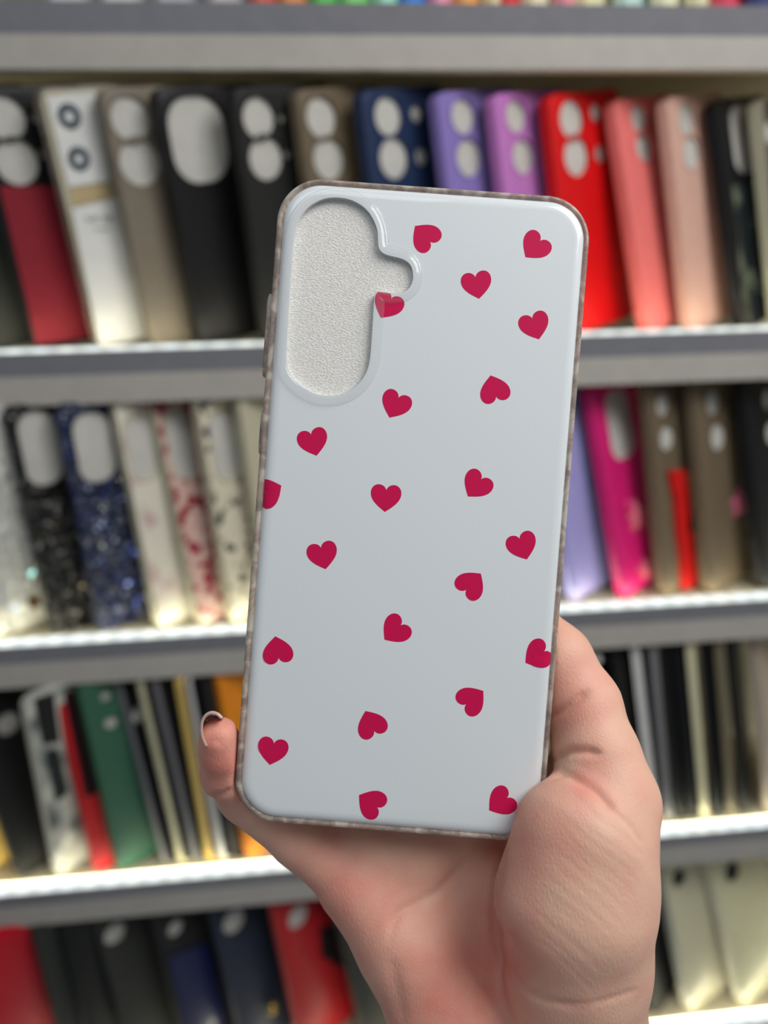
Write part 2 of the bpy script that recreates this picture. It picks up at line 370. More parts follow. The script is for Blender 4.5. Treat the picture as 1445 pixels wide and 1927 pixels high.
pc(1, 1382, 1327, 180, 'black framed case with large camera opening and glossy dark back, upper right', BLK, holes=[('r', (1364, 172), (1418, 170), (1436, 322), (1385, 326), .012)], panels=[('glossy_back', [(1376, 348), (1445, 340), (1500, 612), (1402, 615)], blotch((30, 36, 40), (130, 140, 116), 30, .5, .7, .15), .0008)], alpha=33)
pc(1, 1452, 1410, 190, 'clear cased dark phone back at the right picture edge of the upper shelf', plain((70, 74, 70), .2, .5), rim=CLR, holes=[c(1448, 250, 20)], alpha=33)
# ---- middle shelf
pc(2, -25, -120, 780, 'white glitter case at the left picture edge with a small brown mark', glitter((206, 206, 198), (120, 240, 220), (180, 150, 255), .02, 330), panels=[('brown_mark', [(50, 1124), (72, 1120), (78, 1140), (55, 1144)], plain((84, 60, 20), .5), .0006)], w=.078)
pc(2, 95, 3, 775, 'black glitter case with a white camera opening at the left', glitter((10, 10, 11), (120, 110, 100), (90, 80, 60), .03, 450), holes=[('r', (30, 775), (102, 770), (122, 910), (50, 917), .013)])
pc(2, 182, 101, 775, 'navy blue glitter case with bright blue flecks', glitter((22, 32, 66), (60, 90, 220), (190, 200, 190), .07, 450), holes=[('r', (134, 778), (206, 772), (222, 905), (150, 910), .013)])
pc(2, 290, 206, 775, 'clear cream case with pale floral print and a grey camera opening', blotch((222, 216, 200), (196, 168, 166), 34, .5, .62), rim=CLR, holes=[('r', (228, 786), (275, 782), (290, 902), (245, 906), .012)])
pc(2, 368, 279, 775, 'clear case with small dark red heart print left of the heart case', blotch((214, 180, 168), (150, 20, 50), 95, .5, .56), rim=CLR, holes=[('r', (306, 775), (352, 772), (372, 898), (326, 902), .012)])
pc(2, 428, 362, 775, 'clear case with scattered black print beside the held case', blotch((218, 210, 186), (44, 44, 48), 95, .56, .60), rim=CLR, holes=[('r', (390, 775), (436, 772), (456, 900), (408, 904), .012)])
pc(2, 500, 441, 775, 'cream translucent case mostly hidden behind the left edge of the held case', CLR, rim=CLR)
pc(2, 992, 930, 740, 'lavender ribbed case low beside the right edge of the held case', LAV, wavy=.0008, alpha=36)
pc(2, 1066, 1010, 740, 'pale blue lavender wavy case left of the magenta wavy case', LAV, wavy=.0012, alpha=36)
def star(px, py, rp, mat, zz=.004):
    def f(root, M, w, h):
        x, y, t = loc(M, px, py, .003); R = rp*t/FPX; mb = MB()
        p1 = [(x+R*(1 if i % 2 == 0 else .55)*math.cos(.3+i*math.pi/5), y+R*(1 if i % 2 == 0 else .55)*math.sin(.3+i*math.pi/5)) for i in range(10)]
        a, b2, c2 = mb.rings([[(u, v, .0001) for u, v in p1], [(u, v, zz*.6) for u, v in p1], [(x+(u-x)*.7, y+(v-y)*.7, zz) for u, v in p1]])
        mb.face(c2); mb.face(a[::-1]); mb.build('star_charm', mat, root)
    return f
def ball(px, py, rp, mat, nm='bead'):
    def f(root, M, w, h):
        x, y, t = loc(M, px, py, .003); R = rp*t/FPX
        bm = bmesh.new(); bmesh.ops.create_uvsphere(bm, u_segments=16, v_segments=10, radius=R); bmesh.ops.translate(bm, verts=bm.verts, vec=(x, y, R))
        me = bpy.data.meshes.new(nm); bm.to_mesh(me); bm.free(); me.materials.append(mat); me.polygons.foreach_set('use_smooth', [True]*len(me.polygons))
        o = bpy.data.objects.new(nm, me); COL.objects.link(o); o.parent = root
    return f
CHP = plain((240, 120, 140), .4, .2)
pc(2, 1160, 1096, 740, 'magenta wavy case with pink star charms and a rounded camera opening', MAG, wavy=.0014, alpha=34, holes=[('r', (1131, 735), (1180, 733), (1205, 858), (1154, 864), .012)], extras=[star(1200, 972, 32, CHP), star(1218, 1072, 22, CHP), star(1185, 955, 18, MAG)])
def relief(pts, mat, nm, tk):
    return (nm, pts, mat, tk)
pc(2, 1238, 1205, 740, 'brown translucent case with a bright red strap and small brown and white charms', TAUPE2, alpha=31, holes=[c(1247, 762, 22), c(1255, 824, 24)],
   panels=[('red_strap', [(1252, 886), (1282, 884), (1290, 940), (1300, 1000), (1304, 1060), (1312, 1108), (1280, 1114), (1276, 1050), (1268, 1000), (1264, 940)], plain((214, 26, 24), .6), .004),
           ('white_charm', [(1283, 892), (1300, 890), (1312, 950), (1296, 956)], plain((190, 150, 110), .5), .003),
           ('black_charm', [(1290, 965), (1314, 960), (1318, 985), (1300, 1004), (1286, 996)], BLK, .0045),
           ('orange_charm', [(1298, 1003), (1316, 998), (1322, 1020), (1306, 1024)], plain((190, 110, 50), .5), .004),
           ('white_tassel', [(1300, 1034), (1320, 1028), (1338, 1086), (1326, 1098)], CRM, .003)])
pc(2, 1322, 1290, 740, 'brown translucent case with a pink bow charm and a silver bead', TAUPE2, alpha=31, holes=[c(1341, 758, 24), c(1351, 822, 26)], extras=[star(1394, 946, 28, plain((226, 120, 150), .5)), ball(1410, 1004, 13, plain((200, 200, 196), .15, metal=.9))])
pc(2, 1424, 1384, 740, 'dark black case right of the two brown cases on the middle shelf', BLK, alpha=31, holes=[c(1445, 752, 20), c(1452, 815, 22)])
# ---- lower shelf
RW = dict(alpha=44)
pc(3, -68, -170, 1320, 'yellow cream case at the left picture edge of the lower shelf', YEL, **RW)
pc(3, 30, -75, 1320, 'black wallet case with a grey camera opening, left of the white edged case', BLK2, holes=[c(15, 1362, 22)], **RW)
pc(3, 101, 36, 1310, 'white edged clear case with a dark window panel', blotch((200, 202, 190), (70, 80, 80), 26, .45, .6), rim=plain((190, 190, 184), .4), th=.007, panels=[('dark_window', [(85, 1412), (108, 1408), (128, 1490), (104, 1510)], plain((10, 26, 30), .4), .001), ('black_top', [(62, 1308), (100, 1303), (112, 1395), (80, 1400)], BLK, .001)], alpha=42)
pc(3, 176, 97, 1305, 'narrow crimson red wallet case beside the green case', plain((200, 30, 36), .55), panels=[('dark_band', [(118, 1300), (170, 1296), (182, 1490), (160, 1500)], plain((40, 8, 12), .6), .001)], alpha=40, th=.008)
pc(3, 218, 143, 1305, 'dark green wallet case left of the hand', GRN, rim=plain((52, 94, 72), .5), alpha=33, holes=[c(199, 1310, 10), c(209, 1360, 13)])
for i, (bx, tx, rm, mt, al, lb) in enumerate([
    (308, 222, GRY, BLK, 48, 'black case with grey edge next to the green wallet case'),
    (338, 262, CRM, OLV, 52, 'dark case with cream edge, second right of the green wallet case'),
    (366, 290, GRY, BLK2, 54, 'black case with pale grey edge, third right of the green wallet case'),
    (390, 332, YEL, TAUPE2, 54, 'brown case with yellow cream edge left of the fingertip'),
    (415, 350, WHT, BLK, 54, 'black case with white edge just left of the orange case'),
    (436, 378, BLK, BLK2, 52, 'plain black case touching the orange case')]):
    pc(3, bx, tx, 1300, lb, mt, rim=rm, alpha=al, th=.006, holes=[c(tx+30, 1350, 15)] if i == 0 else ())
pc(3, 462, 404, 1300, 'orange case partly hidden behind the little finger', ORG, alpha=40)
for bx, tx, rm, mt, al, lb, ex in [
    (1130, 1098, BLK, BLK, 45, 'black case with clear beads at its top, behind the thumb', [ball(1121, 1240, 9, WHT), ball(1152, 1242, 9, WHT)]),
    (1184, 1150, BLK, OLV, 48, 'dark case between the thumb and the white edged case', []),
    (1228, 1190, WHT, GRY, 62, 'silvery white edged clear case right of the thumb', []),
    (1254, 1224, GRY, BLK2, 66, 'dark grey edged case right of the silvery case', []),
    (1276, 1248, BLK, BLK, 62, 'plain black case in the middle of the right black stack', []),
    (1300, 1268, BLK, OLV, 62, 'black olive case right of the middle of the right black stack', []),
    (1322, 1296, CRM, BLK, 66, 'black case with a thin cream edge in the right stack', []),
    (1346, 1320, BLK, BLK2, 60, 'black case between two cream edged black cases', []),
    (1372, 1346, plain((120, 112, 90), .5), BLK, 64, 'black case with a dull tan edge in the right stack', []),
    (1398, 1370, BLK, BLK, 58, 'last black case before the beige case at the right edge', []),
    (1440, 1414, plain((190, 176, 160), .5), plain((184, 168, 150), .5), 40, 'beige case at the right picture edge of the lower shelf', [])]:
    pc(3, bx, tx, 1235, lb, mt, rim=rm, alpha=al, th=.006, extras=ex)
# ---- bottom shelf
pc(4, 10, -62, 1760, 'bright red smooth case at the bottom left corner', plain((210, 10, 40), .45), alpha=36)
pc(4, 130, 60, 1765, 'black green case right of the bright red case on the bottom shelf', OLV, alpha=42)
pc(4, 180, 112, 1760, 'narrow black case between the two dark green ones, bottom left', BLK, alpha=42)
pc(4, 250, 178, 1760, 'dark olive case with one round opening near the bottom left', OLV, alpha=38, holes=[c(216, 1757, 21)])
pc(4, 355, 290, 1760, 'black case with a glossy dark blue pocket on the bottom shelf', BLK2, alpha=38, holes=[c(330, 1747, 16)], panels=[('blue_pocket', [(315, 1800), (390, 1772), (440, 1990), (350, 2000)], DBL, .0018)])
pc(4, 460, 397, 1750, 'dark slate blue case with a round opening and gold stud on the bottom shelf', plain((44, 50, 66), .4), alpha=36, holes=[c(440, 1734, 23)], extras=[ball(510, 1893, 11, plain((190, 160, 90), .25, metal=.8), 'stud')])
pc(4, 565, 514, 1745, 'red and black case with a round opening beside the palm', plain((176, 26, 34), .4), alpha=36, holes=[c(561, 1725, 23)], panels=[('black_corner', [(600, 1745), (650, 1735), (660, 1830), (605, 1800)], BLK, .001)])
pc(4, 685, 632, 1745, 'dark olive case right of the red and black case, behind the palm', OLV, alpha=36)
pc(4, 1222, 1180, 1660, 'black case seen between the wrist and the cream cases', BLK, alpha=40)
pc(4, 1286, 1234, 1640, 'cream translucent case with a dark round hole right of the wrist', plain((214, 208, 176), .25, .3), rim=plain((226, 224, 206), .2, .4), alpha=22, rho=6, w=.062, holes=[c(1277, 1652, 17)], insmat=BLK)
pc(4, 1385, 1328, 1654, 'cream translucent case with a dark round hole at the bottom right corner', plain((222, 218, 178), .25, .3), rim=plain((230, 228, 206), .2, .4), alpha=22, rho=6, w=.070, holes=[c(1377, 1640, 19)], insmat=BLK)
# ---- above the topmost board
tops = [(90, (206, 206, 214), 'pale lilac'), (190, (214, 212, 216), 'pale grey'), (290, (190, 190, 200), 'cool grey'), (390, (200, 196, 200), 'soft grey'),
        (472, (226, 90, 60), 'orange red'), (526, (238, 150, 70), 'light orange'), (586, (90, 210, 90), 'grass green'), (642, (130, 224, 120), 'light green'), (705, (170, 236, 210), 'mint'),
        (754, (60, 140, 230), 'sky blue'), (808, (240, 160, 190), 'rose pink'), (856, (244, 170, 90), 'apricot'), (912, (236, 226, 180), 'cream'), (938, (226, 60, 60), 'scarlet'),
        (985, (238, 234, 200), 'ivory'), (1045, (236, 150, 170), 'blush'), (1085, (236, 232, 190), 'pale yellow'), (1160, (200, 232, 226), 'pale mint'), (1230, (240, 238, 206), 'butter'),
        (1295, (232, 228, 190), 'vanilla'), (1345, (230, 80, 110), 'raspberry'), (1410, (70, 80, 130), 'indigo')]
for bx, rgb, nm in tops:
    pc(0, bx, bx-14, -300, nm+' case whose lower edge shows at the very top of the picture', plain(rgb, .4), alpha=38, rho=3, w=.070)
# ------------------------------------------------------------------ the held case
Rc = [[0.997, 0.07655, 0.01112], [-0.07667, 0.997, 0.01041], [-0.01029, -0.01123, 0.99988]]; Tc = (6.893, 0.267, 195.28)
cw = lambda v: RT*v[0]+UP*v[1]+FW*v[2]
eu = cw([Rc[i][0] for i in range(3)]); ev = cw([Rc[i][1] for i in range(3)]); ew = -cw([Rc[i][2] for i in range(3)])
MC = Matrix((eu, ev, ew)).transposed().to_4x4(); MC.translation = C2W(*Tc)
HW, HH, RR = .0398, .08237, .0112
held = empty('phone_case', MC)
tag(held, 'white phone case printed with small crimson hearts, clear bumper edge, held in the hand', 'phone case')
def lr(ins, z, n=14, ox=0.0): return [(x+ox, y, z) for x, y in rrect(-HW+ins, -HH+ins, HW-ins, HH-ins, RR-ins, n)]
def hl_(px, py): x, y, t = loc(MC, px, py); return (x, y)
# camera opening outline
raw = [(633,371.3),(661.5,376),(687.7,391.6),(703,413.5),(710.4,434.6),(711.4,455),(713.5,468),(722,477),(738,482),(754.6,486),(769,494),(776,507),(777.5,525),(771,541),(759,549.5),(744,553),(722,550.5),(710,549.5),(705,556),(703,582),(700.6,620),(698,660),(694,688),(685,709),(668.6,728),(647,741),(623,745.5),(599,743.5),(575.5,733),(554,716),(542,697),(538.5,675),(540,640),(543,582),(547.5,520),(551.6,463),(557.6,427.5),(568,403.6),(585,385.7),(609,373.7)]
P0 = np.array([hl_(*p) for p in raw])
def cat(P, n):
    out = []; m_ = len(P)
    for i in range(m_):
        a, b_, c_, d_ = P[i-1], P[i], P[(i+1) % m_], P[(i+2) % m_]
        for j in range(n):
            t = j/n; out.append(.5*((2*b_)+(c_-a)*t+(2*a-5*b_+4*c_-d_)*t*t+(3*b_-a-3*c_+d_)*t**3))
    return np.array(out)
hole = cat(P0, 5)
for _ in range(3): hole = (np.roll(hole, 1, 0)+2*hole+np.roll(hole, -1, 0))/4
area2 = np.sum(hole[:, 0]*np.roll(hole[:, 1], -1)-np.roll(hole[:, 0], -1)*hole[:, 1])
tg = np.roll(hole, -1, 0)-np.roll(hole, 1, 0); tg /= np.linalg.norm(tg, axis=1)[:, None]
nrm = np.stack([tg[:, 1], -tg[:, 0]], 1)*(1 if area2 > 0 else -1)
def off(d):
    q = hole+nrm*d
    for _ in range(int(abs(d)*6000)): q = (np.roll(q, 1, 0)+2*q+np.roll(q, -1, 0))/4
    return q
# printed back
pan, nt, b = nodemat('pearl_white_print'); N, L = nt.nodes, nt.links
tc = N.new('ShaderNodeTexCoord'); nz = N.new('ShaderNodeTexNoise'); nz.inputs['Scale'].default_value = 3500; nz.inputs['Detail'].default_value = 2
mx = N.new('ShaderNodeMix'); mx.data_type = 'RGBA'; mx.inputs[6].default_value = lin((214, 221, 224)); mx.inputs[7].default_value = lin((232, 237, 240))
L.new(tc.outputs['Object'], nz.inputs['Vector']); L.new(nz.outputs['Fac'], mx.inputs[0]); L.new(mx.outputs[2], b.inputs['Base Color'])
b.inputs['Roughness'].default_value = .42; b.inputs['Coat Weight'].default_value = 1.0; b.inputs['Coat Roughness'].default_value = .05
hrt, nt, b = nodemat('crimson_print'); b.inputs['Base Color'].default_value = lin((206, 0, 78)); b.inputs['Roughness'].default_value = .5; b.inputs['Specular IOR Level'].default_value = .2; b.inputs['Coat Weight'].default_value = .5; b.inputs['Coat Roughness'].default_value = .05
prof = [(.0015, -.0016), (.0016, -.0011), (.0019, -.00072), (.0023, -.00042), (.0028, -.00021), (.0034, -.00008), (.0040, -.00002), (.0044, 0)]
OX = .00022
mb = MB(); mb.rings([lr(i, z, 14, OX) for i, z in prof])
mb.sheet([(x, y) for x, y, z in lr(.0044, 0, 14, OX)], [[tuple(p) for p in hole]], 0)
mb.rings([[(p[0], p[1], 0) for p in hole], [(p[0], p[1], -.0022) for p in hole]])
mb.rings([lr(.0015, -.0016, 14, OX), lr(.0015, -.0022, 14, OX)])
def pz(x, y):
    d = min(HW-abs(x-OX), HH-abs(y))
    if d >= .0044: return 0
    for (i0, z0), (i1, z1) in zip(prof, prof[1:]):
        if d <= i1: return z0+(z1-z0)*max(0, (d-i0))/(i1-i0)
    return 0
def bez(p0, p1, p2, p3, n):
    return [tuple((1-t)**3*p0[k]+3*(1-t)**2*t*p1[k]+3*(1-t)*t*t*p2[k]+t**3*p3[k] for k in (0, 1)) for t in [i/n for i in range(n)]]
half = bez((0, -27), (10, -19.5), (29, -8), (28.8, 9), 10)+bez((28.8, 9), (28.6, 19), (22, 25), (14.5, 25), 8)+bez((14.5, 25), (8, 25), (2, 21.5), (0, 14.5), 8)
heart = half+[(0, 14.5)]+[(-x, y) for x, y in half[::-1][:-1]]
HT = [((780.8,425.3),(809,454.6)),((988.7,484),(1016.3,452.9)),((901.5,562.2),(894.5,521.2)),((1014.2,638.4),(1001.5,599.1)),((716.6,598),(736.3,561.3)),
      ((923,706.4),(933.4,745.9)),((732.8,785.8),(750,748.3)),((595.8,857.4),(585.6,818)),((529.4,913.7),(493,932)),((612.8,1071),(603.9,1030.7)),
      ((724.2,963.3),(726.8,922.6)),((880.4,934.2),(905.6,901.5)),((991.3,1052.7),(977.9,1014.4)),((904.8,1079.3),(877.7,1109.3)),((723.4,1203.7),(753.6,1176.9)),
      ((518,1197.3),(524.3,1238.3)),((507.7,1439.3),(515.3,1399.6)),((687.5,1337.8),(703.9,1375.2)),((675.6,1496),(709.4,1518.9)),((909.3,1300),(877.2,1325)),
      ((920.3,1524.8),(954.5,1501.1)),((988.5,1247),(1024.7,1224.8))]
holeL = [tuple(p) for p in hole]
for tip, nt_ in HT:
    dx, dy = nt_[0]-tip[0], nt_[1]-tip[1]; l = math.hypot(dx, dy); dx /= l; dy /= l
    def W2(hx, hy, s=1.0):
        hy2 = (hy+27)*s*41/41.5; hx2 = hx*s
        return hl_(tip[0]+dx*hy2+dy*-hx2, tip[1]+dy*hy2+dx*hx2)
    if abs(tip[0]-716.6) < 1:      # cut by the camera opening
        mb.sheet([W2(hx, hy) for hx, hy in heart], [holeL], .00004, 1); continue
    cen = W2(0, 2)
    rings_ = []
    for s in (1, .75, .5, .25):
        lp_ = []
        for hx, hy in heart:
            x, y = W2(hx*s, 2+(hy-2)*s)
            x = min(max(x, -HW+.0017+OX), HW-.0017+OX)
            if inside((x, y), holeL):
                q = hole[np.argmin(((hole-np.array([x, y]))**2).sum(1))]; x, y = q
            lp_.append((x, y, pz(x, y)+(.00004 if abs(x) < HW-.006 else .00012)))
        rings_.append(lp_)
    ids = mb.rings(rings_, 1); ci = mb.add([(cen[0], cen[1], pz(*cen)+.00004)])[0]
    for i in range(len(ids[-1])): mb.face((ids[-1][i], ids[-1][(i+1) % len(heart)], ci), 1)
mb.build('printed_back', [pan, hrt], held, True, 25)
# clear bumper
bump = clear('clear_bumper', (.90, .87, .84), .45, .04, 1.0, 330, body=(232, 224, 210), bodyfac=.42)
mb = MB()
mb.rings([lr(i, z) for i, z in [(.0021, -.0016), (.0017, -.0009), (.0012, -.0004), (.0006, -.0004), (.0002, -.0010), (0, -.0022), (.0003, -.0045), (0, -.007), (.0003, -.0086), (.0012, -.0094), (.0021, -.0090), (.0023, -.006), (.0023, -.0024)]], 0, True)
mb.build('bumper', bump, held, True, 60)
# buttons on the left edge
def button(ya, yb, out):
    va = hl_(500, ya)[1]; vb = hl_(495, yb)[1]; mb = MB(); lps = []
    for x, ins in ((-HW+.0008, 0), (-HW-out*.7, .0), (-HW-out, .0006)):
        lps.append([(x, u, v) for u, v in rrect(vb+ins, -.0062+ins, va-ins, -.0022-ins, .0018, 6)])
    ids = mb.rings(lps); mb.face(ids[-1]); mb.face(ids[0][::-1]); return mb.build('button', bump, held, True, 50)
button(545, 706, .0011); button(770, 853, .0006)
# raised clear rim round the camera opening
rimM = clear('clear_rim', (1, 1, 1), 0, .05, body=(252, 253, 253), bodyfac=.05)
mb = MB(); mb.rings([[(p[0], p[1], z) for p in off(d)] for d, z in [(-.0001, -.0012), (-.0001, .0004), (.0001, .0008), (.0006, .00105), (.0011, .00095), (.0015, .0006), (.0018, .00058), (.0021, .0006), (.0024, .00035), (.0027, .00006)]])
mb.build('camera_rim', rimM, held, True, 60)
# packing foam inside
mb = MB(); a = [(x, y, -.0014) for x, y, z in lr(.0032, 0)]
i0, i1 = mb.rings([a, [(x, y, -.0088) for x, y, z in a]]); mb.face(i0); mb.face(i1[::-1])
fo = mb.build('foam_sheet', foamM, None); fo.matrix_world = MC
tag(fo, 'white textured foam sheet inside the heart case, seen through its camera opening', 'packing foam')
# ------------------------------------------------------------------ hand (signed distance field, meshed as one surface)
def q(px, py, d): return np.array([(px-CX)*d/FPX, (CY-py)*d/FPX, d])
h_ = 0.8
lo = np.array([-56., -225., 168.]); hi = np.array([78., 20., 262.])
nx, ny, nz_ = [int((hi[i]-lo[i])/h_)+1 for i in range(3)]
gx, gy, gz = [np.arange(n)*h_+lo[i] for i, n in enumerate((nx, ny, nz_))]
X, Y, Z = np.meshgrid(gx.astype(np.float32), gy.astype(np.float32), gz.astype(np.float32), indexing='ij')
def cone(a, b_, ra, rb, kz=1.0):
    ax, ay, az = a; dx, dy, dz = b_-a; dz *= kz
    px, py, pz_ = X-ax, Y-ay, (Z-az)*kz
    t = np.clip((px*dx+py*dy+pz_*dz)/(dx*dx+dy*dy+dz*dz), 0, 1)
    return np.sqrt((px-t*dx)**2+(py-t*dy)**2+(pz_-t*dz)**2)-(ra+(rb-ra)*t)
def su(a, b_, k):
    h = np.clip(.5+.5*(b_-a)/k, 0, 1); return b_*(1-h)+a*h-k*h*(1-h)
def chain(pts, kz=1.0, k=3.0):
    d = None
    for (a, ra), (b_, rb) in zip(pts, pts[1:]):
        e = cone(a, b_, ra, rb, kz); d = e if d is None else su(d, e, k)
    return d
thenar = chain([(q(1152, 1505, 195), 11.2), (q(1104, 1580, 192), 16.9), (q(1084, 1690, 192), 18.9), (q(1088, 1810, 197), 17.4), (q(1078, 1960, 206), 19.0), (q(1060, 2150, 212), 20)], 1.25, 6)
hypo = chain([(q(672, 1668, 214), 10.4), (q(772, 1788, 212), 12.6), (q(850, 1915, 210), 15.8), (q(905, 2080, 213), 18)], 1.0, 6)
palm = chain([(q(760, 1640, 219), 12), (q(860, 1760, 220), 14), (q(960, 1880, 217), 17), (q(990, 2080, 214), 21)], 1.0, 6)
palm = su(palm, chain([(q(700, 1640, 218), 9.5), (q(790, 1560, 221), 10), (q(880, 1510, 222), 10.5), (q(970, 1490, 221), 10.5), (q(1040, 1520, 214), 10)], 1.0, 4), 6)
palm = su(palm, chain([(q(880, 1600, 222), 12), (q(1000, 1720, 219), 15)], 1.0, 4), 6)
arm = chain([(q(990, 2080, 214), 23), (np.array([30., -170., 205.]), 26), (np.array([36., -260., 190.]), 31)], 1.0, 6)
d = su(su(palm, hypo, 6), arm, 10)
d = su(d, thenar, 3.5)
thumb = chain([(q(1152, 1505, 196), 11.2), (q(1122, 1420, 200), 10.6), (q(1098, 1330, 205), 9.7), (q(1050, 1240, 209), 8.8), (q(1012, 1188, 213), 7.2)], 1.0, 3)
d = su(d, thumb, 3)
d = su(d, chain([(q(590, 1590, 217), 7), (q(700, 1585, 218), 9.5), (q(800, 1600, 219), 10)], 1.0, 3), 4)
web = chain([(q(1040, 1520, 212), 9), (q(1085, 1440, 206), 7)]); d = su(d, web, 3)
pinky = chain([(q(672, 1668, 215), 8.6), (q(560, 1572, 214), 7.9), (q(462, 1494, 211), 7.4), (q(431, 1450, 204), 7.4), (q(420, 1412, 199), 6.2), (q(413, 1388, 196.3), 5.3)], 1.0, 1.6)
for ch in ([(q(775, 1575, 221), 9), (q(665, 1400, 219), 8.4), (q(610, 1270, 215.5), 7.8), (q(575, 1170, 213.5), 6.8)],
           [(q(870, 1520, 222), 9.4), (q(810, 1310, 221), 8.8), (q(775, 1150, 217), 8.2), (q(750, 1040, 213.5), 7.0)],
           [(q(965, 1490, 221), 9.2), (q(950, 1290, 220), 8.6), (q(930, 1140, 216), 8.0), (q(915, 1040, 213.2), 6.8)]):
    d = su(d, chain(ch, 1.0, 2), 2.0)
# the case and its shape press into the flesh
Rm = np.array(Rc); T = np.array(Tc)
lx = (X-T[0])*Rm[0, 0]+(Y-T[1])*Rm[1, 0]+(Z-T[2])*Rm[2, 0]
ly = (X-T[0])*Rm[0, 1]+(Y-T[1])*Rm[1, 1]+(Z-T[2])*Rm[2, 1]
lz = (X-T[0])*Rm[0, 2]+(Y-T[1])*Rm[1, 2]+(Z-T[2])*Rm[2, 2]-4.8
ex_, ey_, ez_ = np.abs(lx)-(39.8-11), np.abs(ly)-(82.4-11), np.abs(lz)-4.8
d2 = np.sqrt(np.maximum(ex_, 0)**2+np.maximum(ey_, 0)**2)+np.minimum(np.maximum(ex_, ey_), 0)-11
fwd_ = np.maximum(d2, lz-4.8)-.1; kk = 1.0; hh_ = np.clip(.5-.5*(-fwd_-pinky)/kk, 0, 1); pinky = -fwd_*(1-hh_)+pinky*hh_+kk*hh_*(1-hh_)
d = su(d, pinky, 2.5)
bx_ = np.maximum(d2, ez_)
k_ = .9; a_, b_ = d, -(bx_-.12); hh_ = np.clip(.5-.5*(b_-a_)/k_, 0, 1); d = b_*(1-hh_)+a_*hh_+k_*hh_*(1-hh_)
# end of the forearm
d = np.maximum(d, -218-Y)
del ex_, ey_, ez_, d2, bx_, lx, ly, lz
def surface_nets(d):
    s = d < 0
    c = [d[i:i+nx-1, j:j+ny-1, k:k+nz_-1] for i in (0, 1) for j in (0, 1) for k in (0, 1)]
    sc_ = sum((v < 0).astype(np.int8) for v in c); act = (sc_ > 0) & (sc_ < 8)
    idx = -np.ones(act.shape, np.int32); cells = np.argwhere(act); idx[act] = np.arange(len(cells))
    cv = np.stack([v[act] for v in c], 1).astype(np.float64)
    corners = np.array([(i, j, k) for i in (0, 1) for j in (0, 1) for k in (0, 1)], float)
    acc = np.zeros((len(cells), 3)); cnt = np.zeros(len(cells))
    for a in range(8):
        for b in range(a+1, 8):
            if abs(corners[a]-corners[b]).sum() != 1: continue
            cr_ = (cv[:, a] < 0) != (cv[:, b] < 0); t = np.where(cr_, cv[:, a]/(cv[:, a]-cv[:, b]+1e-12), 0)
            acc += np.where(cr_[:, None], corners[a]+t[:, None]*(corners[b]-corners[a]), 0); cnt += cr_
    V = (cells+acc/cnt[:, None])*h_+lo
    F = []
    for ax in range(3):
        sl0 = [slice(1, -1)]*3; sl1 = [slice(1, -1)]*3; sl0[ax] = slice(0, -1); sl1[ax] = slice(1, None)
        A, B = s[tuple(sl0)], s[tuple(sl1)]; e = np.argwhere(A != B); 
        off0 = np.array([1, 1, 1]); off0[ax] = 0; g = e+off0
        flip = A[A != B]
        u_, v_ = [k for k in range(3) if k != ax]; if_ = []
        du = np.zeros(3, int); du[u_] = 1; dv = np.zeros(3, int); dv[v_] = 1
        qd = np.stack([idx[tuple((g+o).T)] for o in (-du-dv, -dv, 0*du, -du)], 1)
        if ax == 1: flip = ~flip
        qd[~flip] = qd[~flip][:, ::-1]; F.append(qd)
    F = np.concatenate(F); F = F[(F >= 0).all(1)]
    return V, F
V, F = surface_nets(d)
del d, X, Y, Z
E_ = np.concatenate([F[:, [0, 1]], F[:, [1, 2]], F[:, [2, 3]], F[:, [3, 0]]])
def smooth(V, n, lam=.5):
    for _ in range(n):
        s = np.zeros_like(V); c_ = np.bincount(E_[:, 0], minlength=len(V))+np.bincount(E_[:, 1], minlength=len(V))
        for k in range(3):
            s[:, k] = np.bincount(E_[:, 0], V[E_[:, 1], k], len(V))+np.bincount(E_[:, 1], V[E_[:, 0], k], len(V))
        V = V+lam*(s/np.maximum(c_, 1)[:, None]-V)
    return V
V = smooth(V, 3)
def normals(V):
    n = np.cross(V[F[:, 2]]-V[F[:, 0]], V[F[:, 3]]-V[F[:, 1]]); o = np.zeros_like(V)
    for j in range(4):
        for k in range(3): o[:, k] += np.bincount(F[:, j], n[:, k], len(V))
    return o/(np.linalg.norm(o, axis=1)[:, None]+1e-12)
Nv = normals(V)
if ((V-V.mean(0))*Nv).sum() < 0: Nv = -Nv; F = F[:, ::-1]
PX = CX+FPX*V[:, 0]/V[:, 2]; PY = CY-FPX*V[:, 1]/V[:, 2]
front = Nv[:, 2] < 0.15
disp = np.zeros(len(V))
def crease(pts, depth, sig):           # depth mm, sig px
    pts = cat2(pts); best = np.full(len(V), 1e9)
    m_ = front & (PX > min(p[0] for p in pts)-30) & (PX < max(p[0] for p in pts)+30) & (PY > min(p[1] for p in pts)-30) & (PY < max(p[1] for p in pts)+30)
    ii = np.where(m_)[0]
    for i in range(len(pts)-1):
        a, b2 = np.array(pts[i]), np.array(pts[i+1]); ab = b2-a; L2 = (ab**2).sum()+1e-9
        t = np.clip(((PX[ii]-a[0])*ab[0]+(PY[ii]-a[1])*ab[1])/L2, 0, 1)
        g_ = (i+t)/(len(pts)-1); fade = np.minimum(1, np.minimum(g_, 1-g_)*5+.15)
        dd = np.hypot(PX[ii]-a[0]-t*ab[0], PY[ii]-a[1]-t*ab[1])+(1-fade)*sig*1.2
        best[ii] = np.minimum(best[ii], dd)
    disp[:] -= depth*np.exp(-(best/sig)**2)
